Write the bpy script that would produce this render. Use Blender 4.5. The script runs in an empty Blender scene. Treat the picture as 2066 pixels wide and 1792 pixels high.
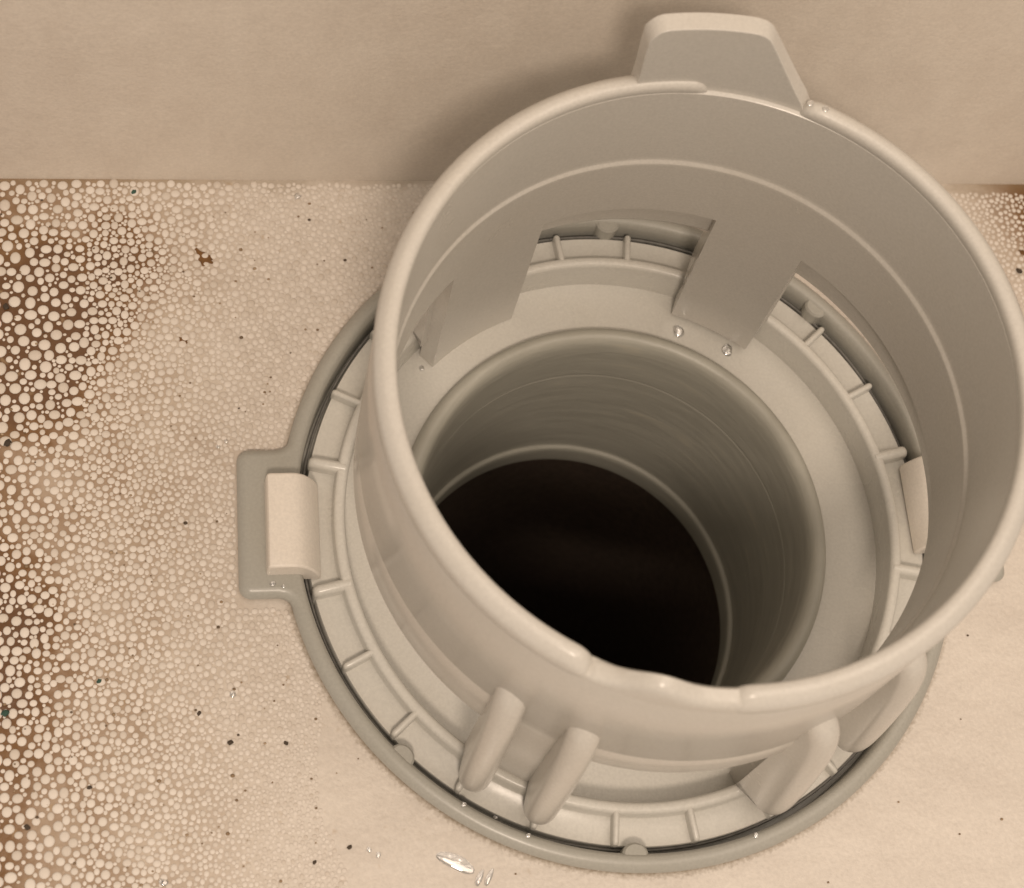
import bpy, bmesh, math, random
from mathutils import Matrix, Vector, noise

# ------------------------------------------------------------------ setup
ZF = -0.04        # tank floor, in modelling units
YW = 1.115        # tank wall
U = 0.05                      # one modelling unit (the flange radius) in metres
scene = bpy.context.scene
col = scene.collection
random.seed(7)
R = math.radians

# camera ------------------------------------------------------------
cam_data = bpy.data.cameras.new('camera')
cam = bpy.data.objects.new('camera', cam_data)
col.objects.link(cam)
cam_data.sensor_fit = 'HORIZONTAL'
cam_data.sensor_width = 36.0
cam_data.lens = 36.0 * 4207.0 / 2066.0
cam_data.shift_x = 0.00238
cam_data.shift_y = -0.2608
cam_data.clip_start = 0.005
cam_data.clip_end = 50.0
rot = Matrix(((0.984084, -0.005889, -0.177606),
              (-0.077341, 0.885635, -0.457896),
              (0.159991, 0.464345, 0.871084))).to_4x4()
cam.matrix_world = Matrix.Translation(Vector((-1.4133, -1.88353, 5.69487)) * U) @ rot
cam_data.dof.use_dof = True
cam_data.dof.focus_distance = 5.92 * U
cam_data.dof.aperture_fstop = 36.0
scene.camera = cam

# world: dim warm room light -----------------------------------------
world = bpy.data.worlds.new('World')
scene.world = world
world.use_nodes = True
bg = world.node_tree.nodes['Background']
bg.inputs['Color'].default_value = (1.0, 0.845, 0.70, 1)
bg.inputs['Strength'].default_value = 0.45

# the one room lamp, above and in front of the open tank ----------------
lamp_data = bpy.data.lights.new('room_lamp', 'AREA')
lamp_data.shape = 'DISK'
lamp_data.size = 1.9 * U
lamp_data.energy = 2.2
lamp_data.color = (1.0, 0.83, 0.68)
lamp = bpy.data.objects.new('room_lamp', lamp_data)
col.objects.link(lamp)
ldir = Vector((-0.145, -0.52, 0.84)).normalized()
lamp.location = (ldir * 15.0 + Vector((0, 0.2, 0.5))) * U
lamp.rotation_euler = ldir.to_track_quat('Z', 'Y').to_euler()

# added overhead fill lamp, standing in for soft light off the unseen ceiling
fill_data = bpy.data.lights.new('overhead_fill', 'AREA')
fill_data.shape = 'DISK'
fill_data.size = 16.0 * U
fill_data.energy = 3.1
fill_data.color = (1.0, 0.84, 0.69)
fill = bpy.data.objects.new('overhead_fill', fill_data)
col.objects.link(fill)
fill.location = Vector((4.0, -3.0, 18.0)) * U
fill.rotation_euler = Vector((4.0, -3.0, 18.0)).to_track_quat('Z', 'Y').to_euler()

vs = scene.view_settings
vs.view_transform = 'Standard'
vs.look = 'None'
vs.exposure = 0.12
vs.gamma = 1.0
vs.use_curve_mapping = False

# ------------------------------------------------------------------ helpers
def tag(o, label=None, cat=None, group=None, kind=None):
    if label: o['label'] = label
    if cat: o['category'] = cat
    if group: o['group'] = group
    if kind: o['kind'] = kind
    return o

def empty(name, loc=(0, 0, 0)):
    o = bpy.data.objects.new(name, None)
    o.empty_display_size = 0.01
    o.location = Vector(loc) * U
    col.objects.link(o)
    return o

def mesh_from(name, verts, faces, sharp=35):
    me = bpy.data.meshes.new(name)
    me.from_pydata([(x * U, y * U, z * U) for x, y, z in verts], [], faces)
    me.validate()
    bm = bmesh.new(); bm.from_mesh(me)
    bmesh.ops.recalc_face_normals(bm, faces=bm.faces)
    bm.to_mesh(me); bm.free()
    me.shade_smooth()
    me.set_sharp_from_angle(angle=R(sharp))
    return me

def mk(name, verts, faces, mat, parent=None, sharp=35, bevel=0.0, segs=2):
    me = mesh_from(name, verts, faces, sharp)
    me.materials.append(mat)
    o = bpy.data.objects.new(name, me)
    col.objects.link(o)
    if parent: o.parent = parent
    if bevel:
        m = o.modifiers.new('bevel', 'BEVEL')
        m.width = bevel * U; m.segments = segs; m.limit_method = 'ANGLE'; m.angle_limit = R(40)
        m.harden_normals = False
    return o

def lathe(profile, n=192, a0=0.0, a1=360.0, closed=False, warp=None):
    """Turn (r, z) points round Z. closed: the profile is a loop. An open sweep gets end caps when closed."""
    full = abs(a1 - a0) >= 359.999
    cols = n if full else n + 1
    V, F = [], []
    m = len(profile)
    for i in range(cols):
        a = a0 + (a1 - a0) * i / n
        for (r, z) in profile:
            if warp: r, z = warp(a, r, z)
            V.append((r * math.cos(R(a)), r * math.sin(R(a)), z))
    segs = m if closed else m - 1
    for i in range(n):
        i2 = (i + 1) % cols
        for j in range(segs):
            j2 = (j + 1) % m
            F.append((i * m + j, i * m + j2, i2 * m + j2, i2 * m + j))
    if closed and not full:
        F.append(tuple(range(m - 1, -1, -1)))
        F.append(tuple((cols - 1) * m + j for j in range(m)))
    return V, F

def prism(poly, y0, y1, steps=1):
    """Extrude an (x, z) polygon along y."""
    V, F = [], []
    m = len(poly)
    for s in range(steps + 1):
        y = y0 + (y1 - y0) * s / steps
        V += [(x, y, z) for x, z in poly]
    for s in range(steps):
        for j in range(m):
            j2 = (j + 1) % m
            F.append((s * m + j, s * m + j2, (s + 1) * m + j2, (s + 1) * m + j))
    F.append(tuple(range(m - 1, -1, -1)))
    F.append(tuple(steps * m + j for j in range(m)))
    return V, F

def turned(V, deg):
    c, s = math.cos(R(deg)), math.sin(R(deg))
    return [(x * c - y * s, x * s + y * c, z) for x, y, z in V]

# ------------------------------------------------------------------ materials
def new_mat(name):
    m = bpy.data.materials.new(name)
    m.use_nodes = True
    nt = m.node_tree
    b = nt.nodes['Principled BSDF']
    return m, nt, b

def node(nt, t, **kw):
    n = nt.nodes.new(t)
    for k, v in kw.items():
        if k in n.inputs: n.inputs[k].default_value = v
        else: setattr(n, k, v)
    return n

def unit_coords(nt):
    g = nt.nodes.new('ShaderNodeNewGeometry')
    s = node(nt, 'ShaderNodeVectorMath', operation='SCALE')
    s.inputs['Scale'].default_value = 1.0 / U
    nt.links.new(g.outputs['Position'], s.inputs[0])
    return s.outputs[0]

def ramp(nt, stops):
    r = nt.nodes.new('ShaderNodeValToRGB')
    e = r.color_ramp.elements
    while len(e) < len(stops): e.new(0.5)
    for k, (p, c) in zip(e, stops):
        k.position = p; k.color = (*c, 1)
    return r

def mixc(nt, a, b, f, blend='MIX'):
    m = nt.nodes.new('ShaderNodeMix')
    m.data_type = 'RGBA'; m.blend_type = blend
    for sock, val in ((m.inputs[6], a), (m.inputs[7], b), (m.inputs[0], f)):
        if hasattr(val, 'links') or hasattr(val, 'is_linked'): nt.links.new(val, sock)
        else: sock.default_value = val if not isinstance(val, tuple) else (*val, 1)
    return m.outputs[2]

def math_(nt, op, a, b=0.0, clamp=False):
    m = nt.nodes.new('ShaderNodeMath'); m.operation = op; m.use_clamp = clamp
    for sock, val in ((m.inputs[0], a), (m.inputs[1], b)):
        if hasattr(val, 'is_linked'): nt.links.new(val, sock)
        else: sock.default_value = val
    return m.outputs[0]

def noise_(nt, co, scale, detail=3.0, rough=0.55, dist=0.0):
    n = node(nt, 'ShaderNodeTexNoise')
    n.inputs['Scale'].default_value = scale
    n.inputs['Detail'].default_value = detail
    n.inputs['Roughness'].default_value = rough
    n.inputs['Distortion'].default_value = dist
    nt.links.new(co, n.inputs['Vector'])
    return n.outputs['Fac']

def plastic(name, base, tint, rough=0.36, bump=0.02, stain=0.35):
    """Moulded plastic: faint mottling, a thin deposit of lime in patches, fine grain."""
    m, nt, b = new_mat(name)
    co = unit_coords(nt)
    big = noise_(nt, co, 3.5, 5)
    fine = noise_(nt, co, 120, 2)
    r = ramp(nt, [(0.42, (0, 0, 0)), (0.72, (1, 1, 1))])
    nt.links.new(big, r.inputs[0])
    c = mixc(nt, base, tint, math_(nt, 'MULTIPLY', r.outputs[0], stain))
    g = ramp(nt, [(0.25, (0.93, 0.93, 0.93)), (0.75, (1.05, 1.05, 1.05))])
    nt.links.new(fine, g.inputs[0])
    c = mixc(nt, c, g.outputs[0], 1.0, 'MULTIPLY')
    nt.links.new(c, b.inputs['Base Color'])
    rr = math_(nt, 'ADD', math_(nt, 'MULTIPLY', big, 0.18), rough - 0.09)
    nt.links.new(rr, b.inputs['Roughness'])
    b.inputs['IOR'].default_value = 1.48
    bp = node(nt, 'ShaderNodeBump'); bp.inputs['Strength'].default_value = bump
    bp.inputs['Distance'].default_value = 0.02 * U
    nt.links.new(noise_(nt, co, 45, 3), bp.inputs['Height'])
    nt.links.new(bp.outputs[0], b.inputs['Normal'])
    return m

M_sleeve = plastic('sleeve_plastic', (0.575, 0.55, 0.505), (0.54, 0.505, 0.445), 0.24)
M_base = plastic('base_plastic', (0.57, 0.555, 0.51), (0.535, 0.51, 0.45), 0.27)
M_ring = plastic('ring_plastic', (0.37, 0.362, 0.325), (0.335, 0.32, 0.27), 0.32)
M_clip = plastic('clip_plastic', (0.78, 0.73, 0.66), (0.74, 0.67, 0.58), 0.36)

def tube_material():
    """The outlet tube: same plastic with circular tool marks and lime scratches."""
    m, nt, b = new_mat('tube_plastic')
    co = unit_coords(nt)
    sq = node(nt, 'ShaderNodeVectorMath', operation='MULTIPLY')
    sq.inputs[1].default_value = (3.5, 3.5, 26.0)
    nt.links.new(co, sq.inputs[0])
    st = noise_(nt, sq.outputs[0], 1.0, 5, 0.65, 0.6)
    r = ramp(nt, [(0.34, (0.345, 0.335, 0.29)), (0.60, (0.40, 0.39, 0.34)), (0.80, (0.50, 0.465, 0.375))])
    nt.links.new(st, r.inputs[0])
    nt.links.new(r.outputs[0], b.inputs['Base Color'])
    b.inputs['Roughness'].default_value = 0.42
    bp = node(nt, 'ShaderNodeBump'); bp.inputs['Strength'].default_value = 0.25
    bp.inputs['Distance'].default_value = 0.01 * U
    nt.links.new(st, bp.inputs['Height'])
    nt.links.new(bp.outputs[0], b.inputs['Normal'])
    return m
M_tube = tube_material()

def simple(name, c, rough=0.6):
    m, nt, b = new_mat(name)
    co = unit_coords(nt)
    g = ramp(nt, [(0.3, tuple(x * 0.75 for x in c)), (0.7, tuple(min(1, x * 1.25) for x in c))])
    nt.links.new(noise_(nt, co, 40, 4), g.inputs[0])
    nt.links.new(g.outputs[0], b.inputs['Base Color'])
    b.inputs['Roughness'].default_value = rough
    return m
M_pipe_shade = simple('drain_pipe_shade', (0.075, 0.052, 0.038), 0.8)  # shade of the deep hole put into the pipe's dark colour
M_rubber = simple('black_rubber', (0.13, 0.125, 0.115), 0.45)
M_crumb = simple('dark_crumb', (0.055, 0.038, 0.024), 0.8)
M_rust = simple('rust_crumb', (0.16, 0.075, 0.022), 0.85)
M_green = simple('green_crumb', (0.03, 0.075, 0.055), 0.8)

def porcelain(name, wall=False):
    m, nt, b = new_mat(name)
    co = unit_coords(nt)
    st = node(nt, 'ShaderNodeVectorMath', operation='MULTIPLY')
    st.inputs[1].default_value = (6.0, 6.0, 3.2) if wall else (3.0, 6.0, 6.0)
    nt.links.new(co, st.inputs[0])
    cloud = noise_(nt, st.outputs[0], 1.2, 6, 0.6)
    c1 = ramp(nt, [(0.3, (0.635, 0.572, 0.50)), (0.7, (0.70, 0.64, 0.565))] if wall else [(0.3, (0.585, 0.53, 0.47)), (0.7, (0.655, 0.60, 0.535))])
    nt.links.new(cloud, c1.inputs[0])
    fine = noise_(nt, co, 95, 2)
    g = ramp(nt, [(0.25, (0.93, 0.93, 0.93)), (0.75, (1.06, 1.06, 1.06))])
    nt.links.new(fine, g.inputs[0])
    c = mixc(nt, c1.outputs[0], g.outputs[0], 1.0, 'MULTIPLY')
    if not wall:
        sep = nt.nodes.new('ShaderNodeSeparateXYZ'); nt.links.new(co, sep.inputs[0])
        x, y = sep.outputs[0], sep.outputs[1]
        n1 = noise_(nt, co, 2.1, 5, 0.6, 0.5)
        n2 = noise_(nt, co, 7.0, 4, 0.6, 0.3)
        # sediment thickens toward the left end of the tank
        gl = node(nt, 'ShaderNodeMapRange'); gl.inputs['From Min'].default_value = -0.80
        gl.inputs['From Max'].default_value = -2.2; nt.links.new(x, gl.inputs['Value'])
        gr = node(nt, 'ShaderNodeMapRange'); gr.inputs['From Min'].default_value = 1.10
        gr.inputs['From Max'].default_value = 1.62; nt.links.new(x, gr.inputs['Value'])
        gry = node(nt, 'ShaderNodeMapRange'); gry.inputs['From Min'].default_value = 0.45
        gry.inputs['From Max'].default_value = 0.85; nt.links.new(y, gry.inputs['Value'])
        side = math_(nt, 'MULTIPLY', gr.outputs[0], gry.outputs[0])
        gsum = math_(nt, 'MAXIMUM', gl.outputs[0], side)
        v = math_(nt, 'ADD', gsum, math_(nt, 'MULTIPLY', math_(nt, 'SUBTRACT', n1, 0.5), 1.15))
        v = math_(nt, 'ADD', v, math_(nt, 'MULTIPLY', math_(nt, 'SUBTRACT', n2, 0.5), 0.35))
        # one thick patch of sludge near the back left and a thinner strip along the left end
        for cx, cy, rad, amt in ((-1.72, 0.62, 0.36, 0.55), (-1.45, 0.86, 0.20, 0.35), (-1.86, -0.30, 0.30, 0.45)):
            dv = node(nt, 'ShaderNodeVectorMath', operation='DISTANCE')
            nt.links.new(co, dv.inputs[0]); dv.inputs[1].default_value = (cx, cy, ZF)
            mr = node(nt, 'ShaderNodeMapRange'); mr.inputs['From Min'].default_value = rad
            mr.inputs['From Max'].default_value = rad * 0.25; mr.inputs['To Max'].default_value = amt
            nt.links.new(math_(nt, 'ADD', dv.outputs['Value'], math_(nt, 'MULTIPLY', math_(nt, 'SUBTRACT', n2, 0.5), 0.5)), mr.inputs['Value'])
            v = math_(nt, 'ADD', v, mr.outputs[0])
        v = math_(nt, 'SUBTRACT', v, 0.06)
        v = math_(nt, 'MULTIPLY', v, math_(nt, 'MULTIPLY', gsum, 3.5, True), True)
        rr = ramp(nt, [(0.0, (0.10, 0.10, 0.10)), (0.12, (0.30, 0.30, 0.30)), (0.36, (0.60, 0.60, 0.60)), (0.68, (1, 1, 1))])
        nt.links.new(v, rr.inputs[0])
        brown = ramp(nt, [(0.10, (0.33, 0.215, 0.10)), (0.5, (0.22, 0.115, 0.04)), (0.9, (0.115, 0.052, 0.018))])
        nt.links.new(v, brown.inputs[0])
        zone = node(nt, 'ShaderNodeMapRange'); zone.inputs['From Min'].default_value = -0.62
        zone.inputs['From Max'].default_value = -1.35; nt.links.new(math_(nt, 'ADD', x, math_(nt, 'MULTIPLY', math_(nt, 'SUBTRACT', n1, 0.5), 0.8)), zone.inputs['Value'])
        zone2 = math_(nt, 'MAXIMUM', zone.outputs[0], math_(nt, 'MULTIPLY', side, 1.5, True))
        c = mixc(nt, c, brown.outputs[0], math_(nt, 'MULTIPLY', rr.outputs[0], zone2))
        # grime caught against the ring and along the foot of the wall
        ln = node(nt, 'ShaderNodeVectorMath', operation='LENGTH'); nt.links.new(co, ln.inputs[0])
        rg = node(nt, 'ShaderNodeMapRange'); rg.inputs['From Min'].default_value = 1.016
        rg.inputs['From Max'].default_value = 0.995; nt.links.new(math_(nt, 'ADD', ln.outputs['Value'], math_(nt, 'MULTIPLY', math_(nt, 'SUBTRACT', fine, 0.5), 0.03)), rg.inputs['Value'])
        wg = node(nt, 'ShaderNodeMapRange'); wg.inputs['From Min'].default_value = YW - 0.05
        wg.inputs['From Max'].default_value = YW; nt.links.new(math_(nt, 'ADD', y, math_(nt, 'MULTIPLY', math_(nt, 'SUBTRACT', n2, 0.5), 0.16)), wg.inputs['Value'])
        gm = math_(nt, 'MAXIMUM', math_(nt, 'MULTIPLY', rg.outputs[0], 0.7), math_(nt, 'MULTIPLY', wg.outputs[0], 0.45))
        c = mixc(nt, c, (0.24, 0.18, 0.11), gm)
        # small scattered tan flecks over the rest
        fl = noise_(nt, co, 22, 2)
        fr = ramp(nt, [(0.66, (0, 0, 0)), (0.76, (0.55, 0.55, 0.55))]); nt.links.new(fl, fr.inputs[0])
        flx = node(nt, 'ShaderNodeMapRange'); flx.inputs['From Min'].default_value = 0.4
        flx.inputs['From Max'].default_value = -1.2; nt.links.new(x, flx.inputs['Value'])
        c = mixc(nt, c, (0.36, 0.25, 0.14), math_(nt, 'MULTIPLY', fr.outputs[0], flx.outputs[0]))
    nt.links.new(c, b.inputs['Base Color'])
    b.inputs['Roughness'].default_value = 0.32
    bp = node(nt, 'ShaderNodeBump'); bp.inputs['Strength'].default_value = 0.12 if wall else 0.2
    bp.inputs['Distance'].default_value = 0.02 * U
    nt.links.new(noise_(nt, co, 34 if wall else 20, 5, 0.6), bp.inputs['Height'])
    nt.links.new(bp.outputs[0], b.inputs['Normal'])
    return m
M_floor = porcelain('porcelain_floor')
M_wall = porcelain('porcelain_wall', True)

def bead_material():
    m, nt, b = new_mat('lime_bead')
    g = nt.nodes.new('ShaderNodeNewGeometry')
    r = ramp(nt, [(0.0, (0.575, 0.51, 0.44)), (0.3, (0.635, 0.575, 0.51)), (1.0, (0.695, 0.635, 0.57))])
    nt.links.new(g.outputs['Random Per Island'], r.inputs[0])
    nt.links.new(r.outputs[0], b.inputs['Base Color'])
    b.inputs['Roughness'].default_value = 0.7
    return m
M_bead = bead_material()

def water_material():
    m, nt, b = new_mat('water')
    b.inputs['Base Color'].default_value = (1, 1, 1, 1)
    b.inputs['Roughness'].default_value = 0.02
    b.inputs['IOR'].default_value = 1.2
    b.inputs['Transmission Weight'].default_value = 1.0
    b.inputs['Coat Weight'].default_value = 1.0
    b.inputs['Coat IOR'].default_value = 3.4
    b.inputs['Coat Roughness'].default_value = 0.04
    return m
M_water = water_material()

# ------------------------------------------------------------------ setting

def build_floor():
    V, F = [], []
    n = 256
    x0, x1, y0, y1 = -3.2, 3.2, -3.0, YW + 0.01
    radii = [0.972, 1.05, 1.2]
    for r in radii:
        for i in range(n):
            a = 2 * math.pi * i / n
            rr = r if r < 1.0 else min(r, 0.972 + (r - 0.972) * 0.45)
            V.append((rr * math.cos(a), rr * math.sin(a), ZF))
    for i in range(n):
        a = 2 * math.pi * i / n
        c, s = math.cos(a), math.sin(a)
        t = min((x1 / c if c > 1e-9 else 1e9), (x0 / c if c < -1e-9 else 1e9),
                (y1 / s if s > 1e-9 else 1e9), (y0 / s if s < -1e-9 else 1e9))
        V.append((t * c, t * s, ZF))
    for k in range(3):
        for i in range(n):
            j = (i + 1) % n
            F.append((k * n + i, k * n + j, (k + 1) * n + j, (k + 1) * n + i))
    return tag(mk('tank_floor', V, F, M_floor), kind='structure')
build_floor()

def build_wall():
    # the upright glazed wall behind the drain
    prof = [(YW, ZF - 0.002)]
    prof += [(YW + 0.02, 1.0), (YW + 0.05, 3.2), (YW + 0.30, 3.2), (YW + 0.30, ZF - 0.25), (YW, ZF - 0.25)]
    V, F = [], []
    xs = [-3.2 + 6.4 * i / 40 for i in range(41)]
    m = len(prof)
    for x in xs: V += [(x, y, z) for y, z in prof]
    for i in range(40):
        for j in range(m):
            k = (j + 1) % m
            F.append((i * m + j, i * m + k, (i + 1) * m + k, (i + 1) * m + j))
    return tag(mk('tank_wall', V, F, M_wall, sharp=40), kind='structure')
build_wall()

# ------------------------------------------------------------------ locking ring (outer flange with two square tabs)
ring = empty('locking_ring', (0, 0, ZF))
tag(ring, 'grey plastic outer ring on the tank floor with a square tab at each side', 'ring')
ring_off = Matrix.Translation((0, 0, -ZF * U))

def ring_outline():
    def rounded(pts, rad, steps=6):
        out = []
        n = len(pts)
        for i, p in enumerate(pts):
            a, b = Vector(pts[i - 1]), Vector(pts[(i + 1) % n])
            p = Vector(p)
            out.append((p, a, b))
        return out
    # half outline from -90 to +90 around the right tab, then turned by 180 degrees
    def half(xo):
        L = []
        yt, yb, rc = 0.212, -0.226, 0.035
        # circle up to the lower fillet
        ab = math.degrees(math.asin(yb / 1.0)); at = math.degrees(math.asin(yt / 1.0))
        for k in range(70):
            a = -90 + (ab - 1.6 + 90) * k / 69
            L.append((math.cos(R(a)), math.sin(R(a))))
        # fillet to tab side
        p0 = L[-1]; xs = math.cos(R(ab))
        for t in (0.35, 0.7, 1.0):
            q1 = (xs - 0.003, yb - 0.004); q2 = (xs + 0.03, yb)
            x = (1 - t) ** 2 * p0[0] + 2 * t * (1 - t) * q1[0] + t * t * q2[0]
            y = (1 - t) ** 2 * p0[1] + 2 * t * (1 - t) * q1[1] + t * t * q2[1]
            L.append((x, y))
        for k in range(7):
            a = -90 + 90 * k / 6
            L.append((xo - rc + rc * math.cos(R(a)), yb + rc + rc * math.sin(R(a))))
        for k in range(1, 8): L.append((xo, yb + rc + (yt - yb - 2 * rc) * k / 8))
        for k in range(7):
            a = 90 * k / 6
            L.append((xo - rc + rc * math.cos(R(a)), yt - rc + rc * math.sin(R(a))))
        xs = math.cos(R(at)); a0 = at + 1.6
        p1 = (math.cos(R(a0)), math.sin(R(a0)))
        for t in (0.0, 0.3, 0.65):
            q0 = (xs + 0.03, yt); q1 = (xs - 0.003, yt + 0.004)
            x = (1 - t) ** 2 * q0[0] + 2 * t * (1 - t) * q1[0] + t * t * p1[0]
            y = (1 - t) ** 2 * q0[1] + 2 * t * (1 - t) * q1[1] + t * t * p1[1]
            L.append((x, y))
        for k in range(70):
            a = a0 + (90 - a0) * k / 70
            L.append((math.cos(R(a)), math.sin(R(a))))
        return L
    return half(1.146) + [(-x, -y) for x, y in half(1.117)]

def build_ring():
    out = ring_outline()
    n = len(out)
    nor = []
    for i in range(n):
        (ax, ay), (bx, by) = out[i - 1], out[(i + 1) % n]
        t = Vector((bx - ax, by - ay)); t.normalize()
        nor.append((t.y, -t.x))
    loops = []
    for off, z in ((0.016, ZF - 0.002), (0.004, -0.03), (0.0, -0.022), (0.004, -0.013), (0.014, -0.004), (0.022, -0.0005), (0.027, 0.0)):
        loops.append([(x - nx * off, y - ny * off, z) for (x, y), (nx, ny) in zip(out, nor)])
    for r, z in ((0.963, 0.0), (0.957, -0.003), (0.951, -0.012), (0.949, -0.03), (0.947, -0.20)):
        L = []
        for (x, y) in out:
            d = math.hypot(x, y); L.append((x / d * r, y / d * r, z))
        loops.append(L)
    V = [p for L in loops for p in L]
    F = []
    for k in range(len(loops) - 1):
        for i in range(n):
            j = (i + 1) % n
            F.append((k * n + i, k * n + j, (k + 1) * n + j, (k + 1) * n + i))
    o = mk('flange', V, F, M_ring, ring, sharp=50)
    o.matrix_parent_inverse = Matrix.Identity(4); o.location = (0, 0, -ZF * U)
    # rounded locating nubs on the inner edge
    for a in (-136, -94, 44, 87):
        V, F = [], []
        k = 18; rad = 0.024
        for z, s in ((-0.22, 1), (-0.012, 1), (-0.005, 0.82)):
            for i in range(k):
                t = 2 * math.pi * i / k
                V.append((rad * s * math.cos(t) * 1.25, rad * s * math.sin(t) * 1.5, z))
        for l in range(2):
            for i in range(k):
                j = (i + 1) % k
                F.append((l * k + i, l * k + j, (l + 1) * k + j, (l + 1) * k + i))
        F.append(tuple(2 * k + i for i in range(k)))
        V = turned([(x + 0.952, y, z) for x, y, z in V], a)
        nb = mk('nub', V, F, M_ring, ring)
        nb.location = (0, 0, -ZF * U)
build_ring()

# ------------------------------------------------------------------ rubber gasket in the gap
def build_gasket():
    n, k = 360, 10
    V, F = [], []
    key = [(-180, .934), (-168, .935), (-150, .936), (-130, .937), (-109, .937), (-100, .933), (-84, .928), (-70, .926), (-52, .926), (-40, .930), (0, .930), (60, .929), (120, .928), (180, .934)]
    def rad(a):
        for (a0, r0), (a1, r1) in zip(key, key[1:]):
            if a0 <= a <= a1:
                t = (a - a0) / (a1 - a0); t = t * t * (3 - 2 * t)
                return r0 + (r1 - r0) * t
        return .93
    for i in range(n):
        a = -180 + 360 * i / n
        r = rad(a) + 0.003 + 0.003 * noise.noise(Vector((a * 0.05, 3, 1)))
        z = -0.066 + 0.03 * noise.noise(Vector((a * 0.03, 9, 2)))
        for j in range(k):
            t = 2 * math.pi * j / k
            rr, zz = r + 0.0045 * math.cos(t), z + 0.008 * math.sin(t)
            V.append((rr * math.cos(R(a)), rr * math.sin(R(a)), zz))
    for i in range(n):
        for j in range(k):
            i2, j2 = (i + 1) % n, (j + 1) % k
            F.append((i * k + j, i * k + j2, i2 * k + j2, i2 * k + j))
    tag(mk('rubber_gasket', V, F, M_rubber, sharp=80), 'thin black rubber seal lying in the gap inside the grey outer ring', 'gasket')
build_gasket()

# ------------------------------------------------------------------ drain seat: pocket ring, plate, outlet tube, latches
seat = empty('drain_seat', (0, 0, 0))
tag(seat, 'pale grey plastic drain seat with ribbed pocket ring and wide round outlet tube', 'drain seat')

V, F = lathe([(0.99, -0.13), (0.9255, -0.13), (0.9255, -0.066), (0.923, -0.062), (0.850, -0.062), (0.8465, -0.058), (0.845, -0.030),
              (0.842, -0.024), (0.836, -0.020), (0.822, -0.020), (0.815, -0.024), (0.811, -0.032), (0.808, -0.150)], 256)
mk('pocket_ring', V, F, M_base, seat, sharp=50)
V, F = lathe([(0.808, -0.150), (0.80, -0.151), (0.655, -0.152), (0.650, -0.151)], 192)
mk('base_plate', V, F, M_base, seat, sharp=50)
V, F = lathe([(0.650, -0.151), (0.648, -0.136), (0.641, -0.116), (0.629, -0.105), (0.614, -0.104), (0.603, -0.111), (0.595, -0.125), (0.590, -0.148),
              (0.586, -0.185), (0.5855, -0.195), (0.5802, -0.333), (0.580, -0.338), (0.5815, -0.341), (0.5815, -0.345), (0.580, -0.348), (0.5797, -0.354), (0.5675, -0.920), (0.567, -0.930), (0.566, -0.935)], 256)
tube = mk('outlet_tube', V, F, M_tube, seat, sharp=60)
V, F = lathe([(0.566, -0.935), (0.564, -0.938), (0.558, -0.940), (0.554, -0.945), (0.552, -0.957), (0.552, -1.04), (0.60, -1.04)], 192)
mk('seat_lip', V, F, M_tube, tube, sharp=60)
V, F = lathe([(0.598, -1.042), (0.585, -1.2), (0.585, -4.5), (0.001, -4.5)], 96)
mk('waste_pipe', V, F, M_pipe_shade, tube, sharp=60)

# fins across the pocket ring: one mesh each, thicker pair at either latch
def fin_mesh(th, r0, r1, ztop, zbot=-0.20):
    k = 5
    prof = []                                  # rounded top across the thickness
    for i in range(k + 1):
        t = math.pi * i / k
        prof.append((-math.cos(t) * th / 2, ztop - th * 0.45 + math.sin(t) * th * 0.45))
    prof = [(-th / 2, zbot)] + prof + [(th / 2, zbot)]
    V, F = [], []
    m = len(prof)
    st = [(r0, 0), (r1 - th * 0.5, 0), (r1 - th * 0.15, 0.004), (r1, th * 0.4)]
    for r, d in st:
        for (y, z) in prof:
            V.append((r, y * (1 - d / th * 0.8), z - (d if z > zbot + .01 else 0)))
    for i in range(len(st) - 1):
        for j in range(m - 1):
            F.append((i * m + j, i * m + j + 1, (i + 1) * m + j + 1, (i + 1) * m + j))
    F.append(tuple((len(st) - 1) * m + j for j in range(m)))
    me = mesh_from('fin', V, F, 50); me.materials.append(M_base)
    return me
thin = fin_mesh(0.019, 0.838, 0.928, -0.021)
thick = fin_mesh(0.034, 0.822, 0.930, -0.0175)
ang = [12 + 156.0 * i / 11 for i in range(12)]
for a in ang + [-x for x in ang]:
    end = abs(abs(a) - 12) < .1 or abs(abs(a) - 168) < .1
    o = bpy.data.objects.new('end_fin' if end else 'fin', thick if end else thin)
    col.objects.link(o); o.parent = seat; o.rotation_euler = (0, 0, R(a))

# white latch blocks that hook over the ring's tabs
poly = [(0.884, -0.055), (0.886, -0.035), (0.896, -0.002), (0.912, 0.030), (0.932, 0.056), (0.950, 0.069), (0.966, 0.073), (1.026, 0.073),
        (1.034, 0.070), (1.038, 0.063), (1.039, 0.055), (1.041, -0.002), (1.041, -0.010), (0.955, -0.010), (0.945, -0.055)]
V, F = prism(poly, -0.125, 0.150)
for i, a in enumerate((0, 180)):
    o = mk('latch_block', turned(V, a), F, M_clip, seat, sharp=30, bevel=0.006)
    o['label'] = 'white latch block hooked over the ring tab'

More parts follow.
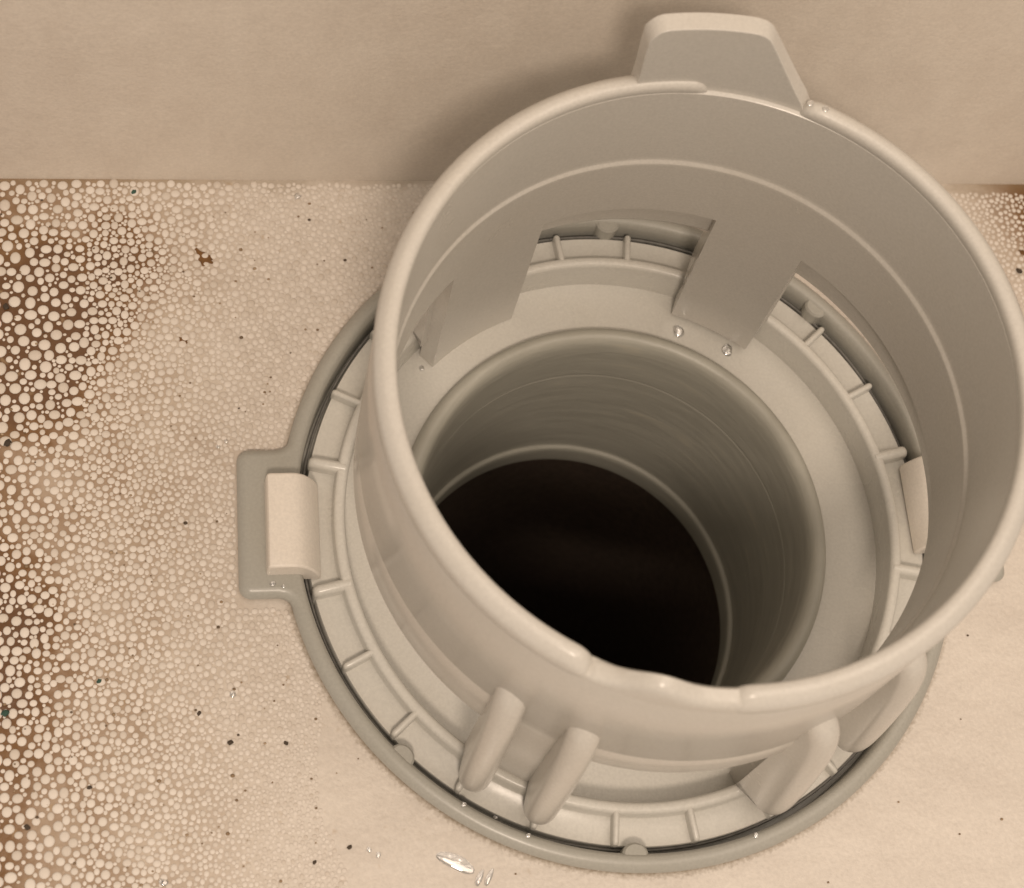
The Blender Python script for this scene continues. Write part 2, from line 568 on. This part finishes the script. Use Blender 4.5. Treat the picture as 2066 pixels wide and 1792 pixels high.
# ------------------------------------------------------------------ upper sleeve
sleeve = empty('valve_sleeve')
tag(sleeve, 'tall pale plastic open cylinder standing on four ribbed legs over the drain', 'sleeve')
sleeve.matrix_world = Matrix(((0.99937, -0.00074, -0.03553, -0.0014 * U), (0.00006, 0.99982, -0.01911, -0.0154 * U),
                              (0.03554, 0.0191, 0.99919, 0), (0, 0, 0, 1)))
WB, WT = 0.53, 1.190            # lower edge and top of the full cylinder
V, F = lathe([(0.750, WB), (0.7499, WB + 0.01), (0.7486, 0.802), (0.7485, 0.812), (0.7495, 0.817), (0.7545, 0.823), (0.756, 0.829), (0.7562, 0.842), (0.7597, WT - 0.012), (0.760, WT),
              (0.764, WT + .003), (0.806, WT + .003), (0.811, WT - .003), (0.813, 1.0), (0.813, 0.640), (0.808, 0.632), (0.8045, WB)], 288, closed=True)
mk('wall', V, F, M_sleeve, sleeve, sharp=40)

# recessed skirt below the wall between the legs; shorter across the front
for a0, a1, zb in ((69.5, 111.5, 0.370), (132.5, 232.0, 0.405), (-110.5, -68.5, 0.478), (-47.5, 52.0, 0.370)):
    prof = [(0.789, WB + 0.03), (0.789, zb + 0.017), (0.791, zb + 0.007), (0.796, zb + 0.001), (0.8045, zb), (0.810, zb + 0.004), (0.8125, zb + 0.013), (0.8128, 0.60), (0.809, 0.625), (0.80, 0.63)]
    V, F = lathe(prof, int(a1 - a0), a0, a1, True)
    mk('skirt', V, F, M_sleeve, sleeve, sharp=50)

def lip(a0, a1):
    prof = [(0.764, WT - 0.01), (0.758, WT + 0.012), (0.7585, 1.218), (0.762, 1.229), (0.770, 1.2345), (0.785, 1.2345), (0.794, 1.231), (0.808, 1.216), (0.8145, 1.206), (0.8155, 1.196),
            (0.8145, 1.175), (0.811, 1.165), (0.80, WT - 0.02)]
    def warp(a, r, z):
        d = min(a - a0, a1 - a)
        f = max(0.0, min(1.0, d / 4.0)); f = math.sqrt(f * (2 - f))
        zz = WT - .012 + (z - (WT - .012)) * f if z > WT - .012 else z
        return 0.79 + (r - 0.79) * (0.55 + 0.45 * f), zz
    V, F = lathe(prof, int((a1 - a0) * 1.2), a0, a1, True, warp)
    return mk('rim_lip', V, F, M_sleeve, sleeve, sharp=50)
lip(83.5, 243.0)
lip(-94.0, 66.0)

# wavy stretch of rim at the front where the lip is missing
def front_step():
    def top(a):
        t = (a + 119) / 29
        ends = min(1.0, max(0.0, min(a + 119, -90 - a) / 3.0))
        return 1.176 + (0.018 + 0.030 * t + 0.056 * math.exp(-((a + 106) / 5.5) ** 2)) * ends * (2 - ends)
    prof = [(0.764, 0), (0.7605, .35), (0.763, .8), (0.770, 1), (0.792, 1), (0.806, .86), (0.812, .5), (0.8125, 0.0)]
    def warp(a, r, s):
        t = top(a); return r, 1.172 + (t - 1.172) * s
    V, F = lathe(prof, 90, -119, -90, True, warp)
    mk('rim_step', V, F, M_sleeve, sleeve, sharp=50)
front_step()

# upright tab at the back of the rim
def back_tab():
    left = [(1.13, 98.2), (1.25, 98.0), (1.38, 98.6), (1.452, 98.7), (1.482, 97.5), (1.492, 95.8)]
    right = [(1.13, 63.0), (1.20, 64.6), (1.27, 68.0), (1.38, 72.6), (1.44, 75.0), (1.472, 76.4), (1.487, 77.8), (1.492, 79.5)]
    def at(tab, z):
        for (z0, a0), (z1, a1) in zip(tab, tab[1:]):
            if z0 <= z <= z1: return a0 + (a1 - a0) * (z - z0) / (z1 - z0)
        return tab[-1][1]
    zs = [1.13, 1.18, 1.23, 1.28, 1.33, 1.38, 1.42, 1.452, 1.472, 1.484, 1.492]
    n = 24
    V, F = [], []
    for r in (0.772, 0.822):
        for z in zs:
            a0, a1 = at(right, z), at(left, z)
            for i in range(n + 1):
                a = a0 + (a1 - a0) * i / n
                V.append((r * math.cos(R(a)), r * math.sin(R(a)), z))
    m = n + 1; L = len(zs); off = m * L
    for s in (0, off):
        for k in range(L - 1):
            for i in range(n): F.append((s + k * m + i, s + k * m + i + 1, s + (k + 1) * m + i + 1, s + (k + 1) * m + i))
    for k in range(L - 1):
        for i in (0, n): F.append((k * m + i, (k + 1) * m + i, off + (k + 1) * m + i, off + k * m + i))
    for i in range(n):
        for k in (0, L - 1): F.append((k * m + i, k * m + i + 1, off + k * m + i + 1, off + k * m + i))
    mk('grip_tab', V, F, M_sleeve, sleeve, sharp=40, bevel=0.016, segs=4)
back_tab()

def leg(a0, a1, offs, turn):
    prof_in, prof_out = 0.750, 0.8045
    zs = [WB, 0.40, 0.2, 0.05, -0.10, -0.152]
    n = 14
    V, F = [], []
    for rr in (prof_in, prof_out):
        for z in zs:
            r = rr
            sh = 0.6 * max(0.0, WB - z)
            for i in range(n + 1):
                a = a0 + sh + (a1 - a0 - 2 * sh) * i / n
                V.append((r * math.cos(R(a)), r * math.sin(R(a)), z))
    m = n + 1; L = len(zs); off = m * L
    for s in (0, off):
        for k in range(L - 1):
            for i in range(n): F.append((s + k * m + i, s + k * m + i + 1, s + (k + 1) * m + i + 1, s + (k + 1) * m + i))
    for k in range(L - 1):
        for i in (0, n): F.append((k * m + i, (k + 1) * m + i, off + (k + 1) * m + i, off + k * m + i))
    for i in range(n): F.append(((L - 1) * m + i, (L - 1) * m + i + 1, off + (L - 1) * m + i + 1, off + (L - 1) * m + i))
    lg = mk('leg', V, F, M_sleeve, sleeve, sharp=40)
    c = (a0 + a1) / 2
    for off in offs: rib(c, off, lg, turn)
    return lg

def rib(a, off, parent, turn):
    """Rounded fin on the outside of a leg, running parallel to the leg's own direction."""
    sta = [(0.775, 0.790), (0.800, 0.778), (0.830, 0.752), (0.854, 0.705), (0.872, 0.625), (0.885, 0.510), (0.896, 0.380), (0.905, 0.250), (0.910, 0.150), (0.911, 0.080),
           (0.904, 0.030), (0.888, 0.000), (0.860, -0.012), (0.82, -0.016), (0.775, -0.017)]
    # smooth the profile once
    sm = [sta[0]]
    for p, q in zip(sta, sta[1:]):
        sm += [(p[0] * .75 + q[0] * .25, p[1] * .75 + q[1] * .25), (p[0] * .25 + q[0] * .75, p[1] * .25 + q[1] * .75)]
    sta = sm + [sta[-1]]
    th = 0.086
    rad = 0.040                                   # rounding of the outer edge
    cross = [(-th / 2, None)]
    for k in range(7):
        t = math.pi / 2 * k / 6
        cross.append((-th / 2 + rad * (1 - math.cos(t)), rad * (1 - math.sin(t))))
    cross += [(-y, d) for y, d in reversed(cross)]
    V, F = [], []
    m = len(cross)
    n = len(sta)
    for i, (r, z) in enumerate(sta):
        (ra, za), (rb, zb) = sta[max(0, i - 1)], sta[min(n - 1, i + 1)]
        t = Vector((rb - ra, zb - za)); t.normalize()
        nr, nz = -t.y, t.x                        # outward normal of the profile
        if nr < 0 and abs(nz) < 0.2: nr, nz = -nr, -nz
        for (y, d) in cross:
            if d is None: V.append((0.775, y, max(-0.017, min(0.79, z))))
            else: V.append((r - nr * d, y, z - nz * d))
    for i in range(n - 1):
        for j in range(m - 1):
            F.append((i * m + j, i * m + j + 1, (i + 1) * m + j + 1, (i + 1) * m + j))
        F.append((i * m, (i + 1) * m, (i + 1) * m + m - 1, i * m + m - 1))
    c, sn = math.cos(R(turn)), math.sin(R(turn))
    V = [(0.78 + (x - 0.78) * c - y * sn, (x - 0.78) * sn + y * c + off, z) for x, y, z in V]
    return mk('rib', turned(V, a), F, M_sleeve, parent, sharp=60)
for a0, a1, offs, turn in ((50.6, 71.0, (-0.100, 0.095), 8), (109.8, 133.8, (-0.155, 0.140), 0), (-129.4, -109.0, (-0.100, 0.095), 12), (-70.2, -46.2, (-0.155, 0.140), 0)):
    leg(a0, a1, offs, turn)

# ------------------------------------------------------------------ lime beads over the brown sediment
def build_beads():
    rnd = random.Random(11)
    cell = 0.04
    grid = {}
    beads = []
    def rmax(x, y):
        if x < 0:
            t = (x + 1.85) / 1.0
            w = noise.noise(Vector((x * 2.2, y * 2.2, 4.0)))
            lim = -0.74 - (0.14 if y < -0.2 else 0.0) + max(0.0, min(0.4, (y - 0.7) * 1.1))
            if x > lim + 0.12 * w: return 0.0
            top = max(0.0, min(1.0, (y - 0.1) / 0.4))
            return max(0.0058, (0.0172 + 0.003 * top) - 0.0108 * max(0, t) ** 0.7 + 0.003 * w)
        if y < 0.55: return 0.0
        return 0.0085
    def gapf(x, y):
        if x > 0: return 0.0008
        w = noise.noise(Vector((x * 2.0 + 5, y * 2.0, 1.0)))
        d = max(0.0, min(1.0, (-1.60 - x) / 0.3 + w * 1.0))
        return -0.0005 + 0.0042 * d * (0.35 + 0.65 * rnd.random())
    def free(x, y, r, g):
        cx, cy = int(x / cell // 1), int(y / cell // 1)
        for i in (cx - 1, cx, cx + 1):
            for j in (cy - 1, cy, cy + 1):
                for (bx, by, br) in grid.get((i, j), ()):
                    d = br + r + g
                    if (bx - x) ** 2 + (by - y) ** 2 < d * d: return False
        return True
    def region():
        if rnd.random() < 0.95: return rnd.uniform(-1.95, -0.40), rnd.uniform(-1.15, YW - 0.014)
        return rnd.uniform(1.2, 1.62), rnd.uniform(0.55, YW - 0.035)
    for r0, tries in ((0.0202, 2500), (0.0185, 3500), (0.0165, 4000), (0.0145, 6000), (0.0125, 9000), (0.0105, 20000), (0.009, 36000), (0.0075, 60000), (0.006, 80000), (0.0046, 90000)):
        for _ in range(tries):
            x, y = region()
            r = r0 * rnd.uniform(0.92, 1.06)
            if r > rmax(x, y): continue
            if math.hypot(x, y) < 1.004 + r or (abs(y) < 0.228 + r and abs(x) < 1.119 + r): continue
            if r0 < 0.0085 and x < -1.55 and rnd.random() < 0.8: continue
            if not free(x, y, r, gapf(x, y)): continue
            grid.setdefault((int(x / cell // 1), int(y / cell // 1)), []).append((x, y, r))
            beads.append((x, y, r))
    V, F = [], []
    for (x, y, r) in beads:
        k = 12 if r > 0.009 else 8
        b = len(V)
        ph = rnd.random() * 6.28
        e = rnd.uniform(0.9, 1.1)
        h = r * 0.34
        for f, z in ((1.0, 0.0005), (0.93, h * 0.5), (0.66, h * 0.86)):
            for i in range(k):
                a = ph + 2 * math.pi * i / k
                V.append((x + r * f * math.cos(a) * e, y + r * f * math.sin(a) / e, ZF + z))
        V.append((x, y, ZF + h))
        for l in range(2):
            for i in range(k):
                j = (i + 1) % k
                F.append((b + l * k + i, b + l * k + j, b + (l + 1) * k + j, b + (l + 1) * k + i))
        for i in range(k): F.append((b + 2 * k + i, b + 2 * k + (i + 1) % k, b + 3 * k))
    print('beads', len(beads))
    o = mk('lime_beads', V, F, M_bead, sharp=80)
    tag(o, 'countless tiny pale lime beads crusted over the brown sediment', 'lime deposit', kind='stuff')
build_beads()

# ------------------------------------------------------------------ loose crumbs of dirt
def crumb_mesh(seed, mat):
    rnd = random.Random(seed)
    bm = bmesh.new()
    bmesh.ops.create_icosphere(bm, subdivisions=2, radius=1.0)
    for v in bm.verts:
        f = 1 + 0.55 * noise.noise(v.co * 1.3 + Vector((seed * 3.1, 0, 0)))
        v.co = Vector((v.co.x * f * 1.15, v.co.y * f * 0.85, max(-0.5, v.co.z * f * 0.6)))
    me = bpy.data.meshes.new('crumb'); bm.to_mesh(me); bm.free()
    me.shade_smooth(); me.materials.append(mat)
    return me
M3 = [crumb_mesh(s, M_crumb) for s in (1, 2, 3)]
def smear_mesh(seed):
    """Flat ragged flake of dried sludge."""
    V, F = [], []
    k = 26
    for z, f in ((0.0, 1.0), (0.10, 0.9)):
        for i in range(k):
            a = 2 * math.pi * i / k
            r = 0.55 + 0.75 * abs(noise.noise(Vector((math.cos(a) * 1.6 + seed, math.sin(a) * 1.6, seed)))) + 0.25 * noise.noise(Vector((math.cos(a) * 5, math.sin(a) * 5, seed * 2)))
            V.append((r * f * math.cos(a) / U, r * f * math.sin(a) / U, z / U))
    for i in range(k): F.append((i, (i + 1) % k, k + (i + 1) % k, k + i))
    F.append(tuple(range(k, 2 * k)))
    me = mesh_from('smear', V, F, 60); me.materials.append(M_rust)
    return me
MR = [smear_mesh(s) for s in (4.3, 7.9)]
MG = crumb_mesh(6, M_green)
crumbs = [
    (-1.778, 0.690, 0.016, M3[0], 'black crumb among widely spaced beads at the left edge, higher of two'),
    (-1.760, 0.267, 0.017, M3[1], 'black crumb in brown sludge at the left edge, level with the drain ring'),
    (-1.229, -0.518, 0.010, M3[2], 'dark speck below left of the square tab, on pale beads'),
    (-1.146, -0.600, 0.012, M3[0], 'largest dark speck on the pale floor below the square tab'),
    (-1.518, -0.703, 0.010, M3[1], 'small dark speck on beads near the lower left corner'),
    (-1.676, -0.797, 0.013, M3[2], 'dark crumb closest to the lower left corner'),
    (-1.411, 1.070, 0.013, MG, 'dark green fleck at the foot of the back wall'),
    (-1.742, -0.498, 0.017, MG, 'green fleck at the left edge in brown sludge'),
    (-1.496, -0.421, 0.011, MG, 'small green fleck among beads, lower left'),
    (1.397, 0.798, 0.016, M3[0], 'black crumb on the brown stain right of the cylinder'),
    (-0.836, -0.889, 0.010, M3[1], 'dark speck left of the bright wet patch in front of the ring'),
    (-0.930, -0.923, 0.009, M3[2], 'tiny dark speck at the bottom edge, left of the wet patch'),
    (-0.997, -0.608, 0.010, M3[0], 'dark speck midway between square tab and bottom edge'),
    (-1.204, 0.850, 0.042, MR[0], 'brown smear of dirt among beads near the back wall'),
    (-1.265, 0.580, 0.020, MR[1], 'rusty flake on pale beads, above left of the square tab'),
    (-0.508, 1.050, 0.011, M3[1], 'dark speck at the wall foot in the shadow of the cylinder'),
    (1.425, 0.865, 0.020, MR[1], 'rusty clump on the floor right of the cylinder'),
]
for x, y, s, me, lab in crumbs:
    o = bpy.data.objects.new('dirt_crumb', me); col.objects.link(o)
    o.location = Vector((x, y, ZF + (0.35 * s if me not in MR else 0.001))) * U
    o.scale = (s * .6 * U, s * .6 * U, s * .4 * U) if me not in MR else (s * U, s * 0.6 * U, s * .5 * U)
    o.rotation_euler = (0, 0, random.random() * 6.28 if me not in MR else -0.7)
    tag(o, lab, 'dirt crumb', 'crumbs of dirt on the tank floor')

def build_specks():
    rnd = random.Random(5)
    bm = bmesh.new()
    n = 0
    while n < 290:
        x = -1.9 + 2.1 * rnd.random() ** 1.2; y = rnd.uniform(-1.15, YW - 0.06)
        if n > 268: x, y = rnd.uniform(0.0, 1.6), rnd.uniform(-1.1, 0.6)
        if math.hypot(x, y) < 1.03 or (abs(y) < .25 and abs(x) < 1.14): continue
        r = rnd.choice((0.0025, 0.0028, 0.0032, 0.004, 0.0052)) * rnd.uniform(0.7, 1.1)
        ret = bmesh.ops.create_icosphere(bm, subdivisions=1, radius=r * U)
        for v in ret['verts']:
            v.co = Vector((v.co.x * 1.2 + x * U, v.co.y + y * U, v.co.z * 0.5 + (ZF + 0.003) * U))
        n += 1
    me = bpy.data.meshes.new('grit'); bm.to_mesh(me); bm.free()
    me.shade_smooth(); me.materials.append(M_grit)
    o = bpy.data.objects.new('grit', me); col.objects.link(o)
    tag(o, 'fine brown and black grit sprinkled over the tank floor', 'grit', kind='stuff')
M_grit, nt, b = new_mat('grit_specks')
g = nt.nodes.new('ShaderNodeNewGeometry')
r = ramp(nt, [(0.0, (0.06, 0.042, 0.028)), (0.2, (0.16, 0.11, 0.065)), (0.6, (0.28, 0.19, 0.11)), (1.0, (0.40, 0.30, 0.20))])
nt.links.new(g.outputs['Random Per Island'], r.inputs[0]); nt.links.new(r.outputs[0], b.inputs['Base Color'])
b.inputs['Roughness'].default_value = 0.8
build_specks()

# ------------------------------------------------------------------ water drops
def drop_mesh(seed, flat=0.36):
    V, F = [], []
    k, L = 20, 7
    for l in range(L):
        t = math.pi / 2 * l / L
        for i in range(k):
            a = 2 * math.pi * i / k
            w = 1 + 0.12 * math.sin(a * 2 + seed) + 0.06 * math.sin(a * 3 + seed * 2)
            V.append((math.cos(t) * math.cos(a) * w / U, math.cos(t) * math.sin(a) * w / U, math.sin(t) * flat / U))
    V.append((0, 0, flat / U))
    for l in range(L - 1):
        for i in range(k):
            j = (i + 1) % k
            F.append((l * k + i, l * k + j, (l + 1) * k + j, (l + 1) * k + i))
    for i in range(k): F.append(((L - 1) * k + i, (L - 1) * k + (i + 1) % k, L * k))
    F.append(tuple(range(k - 1, -1, -1)))
    me = mesh_from('drop', V, F, 60)
    me.materials.append(M_water)
    return me
DM = [drop_mesh(s) for s in (0.3, 1.7, 2.9)]
drops = [
    (-0.914, 1.060, ZF, 0.014, 'bright water drop at the foot of the back wall'),
    (-1.137, -0.468, ZF, 0.012, 'lone water drop on the floor below left of the square tab'),
    (-0.784, -0.898, ZF, 0.009, 'left one of two water drops beside the wet patch'),
    (-0.760, -0.912, ZF, 0.009, 'right one of two water drops beside the wet patch'),
    (-1.189, 0.279, ZF, 0.008, 'leftmost of three small drops above the square tab'),
    (-1.168, 0.246, ZF, 0.008, 'middle of three small drops above the square tab'),
    (-1.145, 0.262, ZF, 0.008, 'rightmost of three small drops above the square tab'),
    (-1.325, -0.953, ZF, 0.014, 'water drop at the bottom edge of the picture, left'),
    (-1.024, -0.176, 0.0, 0.010, 'bright drop on the square tab below the white latch block'),
    (-0.994, -0.184, 0.0, 0.007, 'smaller drop on the square tab below the white latch block'),
    (-0.528, -0.800, 0.0, 0.009, 'drop on the outer ring in front of the first leg rib'),
    (-0.435, -0.830, -0.062, 0.010, 'drop between the two front leg ribs'),
    (-0.358, -0.890, 0.0, 0.009, 'drop on the outer ring in front of the second leg rib'),
    (0.273, -0.920, 0.0, 0.009, 'drop on the outer ring at the lower right'),
    (0.275, 0.645, -0.151, 0.024, 'large bright drop at the foot of the back leg, left'),
    (0.425, 0.580, -0.151, 0.024, 'large bright drop at the foot of the back leg, right'),
    (-0.545, 0.530, -0.151, 0.011, 'drop on the plate at the foot of the left leg'),
]
for i, (x, y, z, s, lab) in enumerate(drops):
    o = bpy.data.objects.new('water_drop', DM[i % 3]); col.objects.link(o)
    o.location = Vector((x, y, z + 0.0006)) * U
    s *= 0.8
    o.scale = (s * U, s * U, s * U)
    o.rotation_euler = (0, 0, i * 1.3)
    tag(o, lab, 'water drop', 'water drops left around the drain')
for (th, r_, z, lab) in ((64.5, 0.782, 1.2345, 'tiny round drop on the rim beside the upright tab'), (61.5, 0.784, 1.2345, 'second tiny round drop on the rim, farther from the upright tab')):
    o = bpy.data.objects.new('water_drop', DM[0]); col.objects.link(o)
    p = sleeve.matrix_world @ (Vector((r_ * math.cos(R(th)), r_ * math.sin(R(th)), z)) * U)
    o.location = p; o.scale = (0.009 * U, 0.009 * U, 0.006 * U)
    tag(o, lab, 'water drop', 'water drops left around the drain')

# thin pool of water in front of the ring, with two wet streaks beside it
for (x, y, sx, sy, rz, lab) in ((-0.553, -0.942, 0.050, 0.022, -0.45, 'bright wet patch on the floor in front of the outer ring'),
                                (-0.492, -0.985, 0.008, 0.026, -0.5, 'left of two thin wet streaks at the bottom edge'),
                                (-0.466, -0.985, 0.007, 0.028, -0.5, 'right of two thin wet streaks at the bottom edge')):
    o = bpy.data.objects.new('water_patch', DM[1]); col.objects.link(o)
    o.location = Vector((x, y, ZF + 0.0006)) * U
    o.scale = (sx * U, sy * U, 0.016 * U)
    o.rotation_euler = (0, 0, rz)
    tag(o, lab, 'water', 'wet marks in front of the ring')
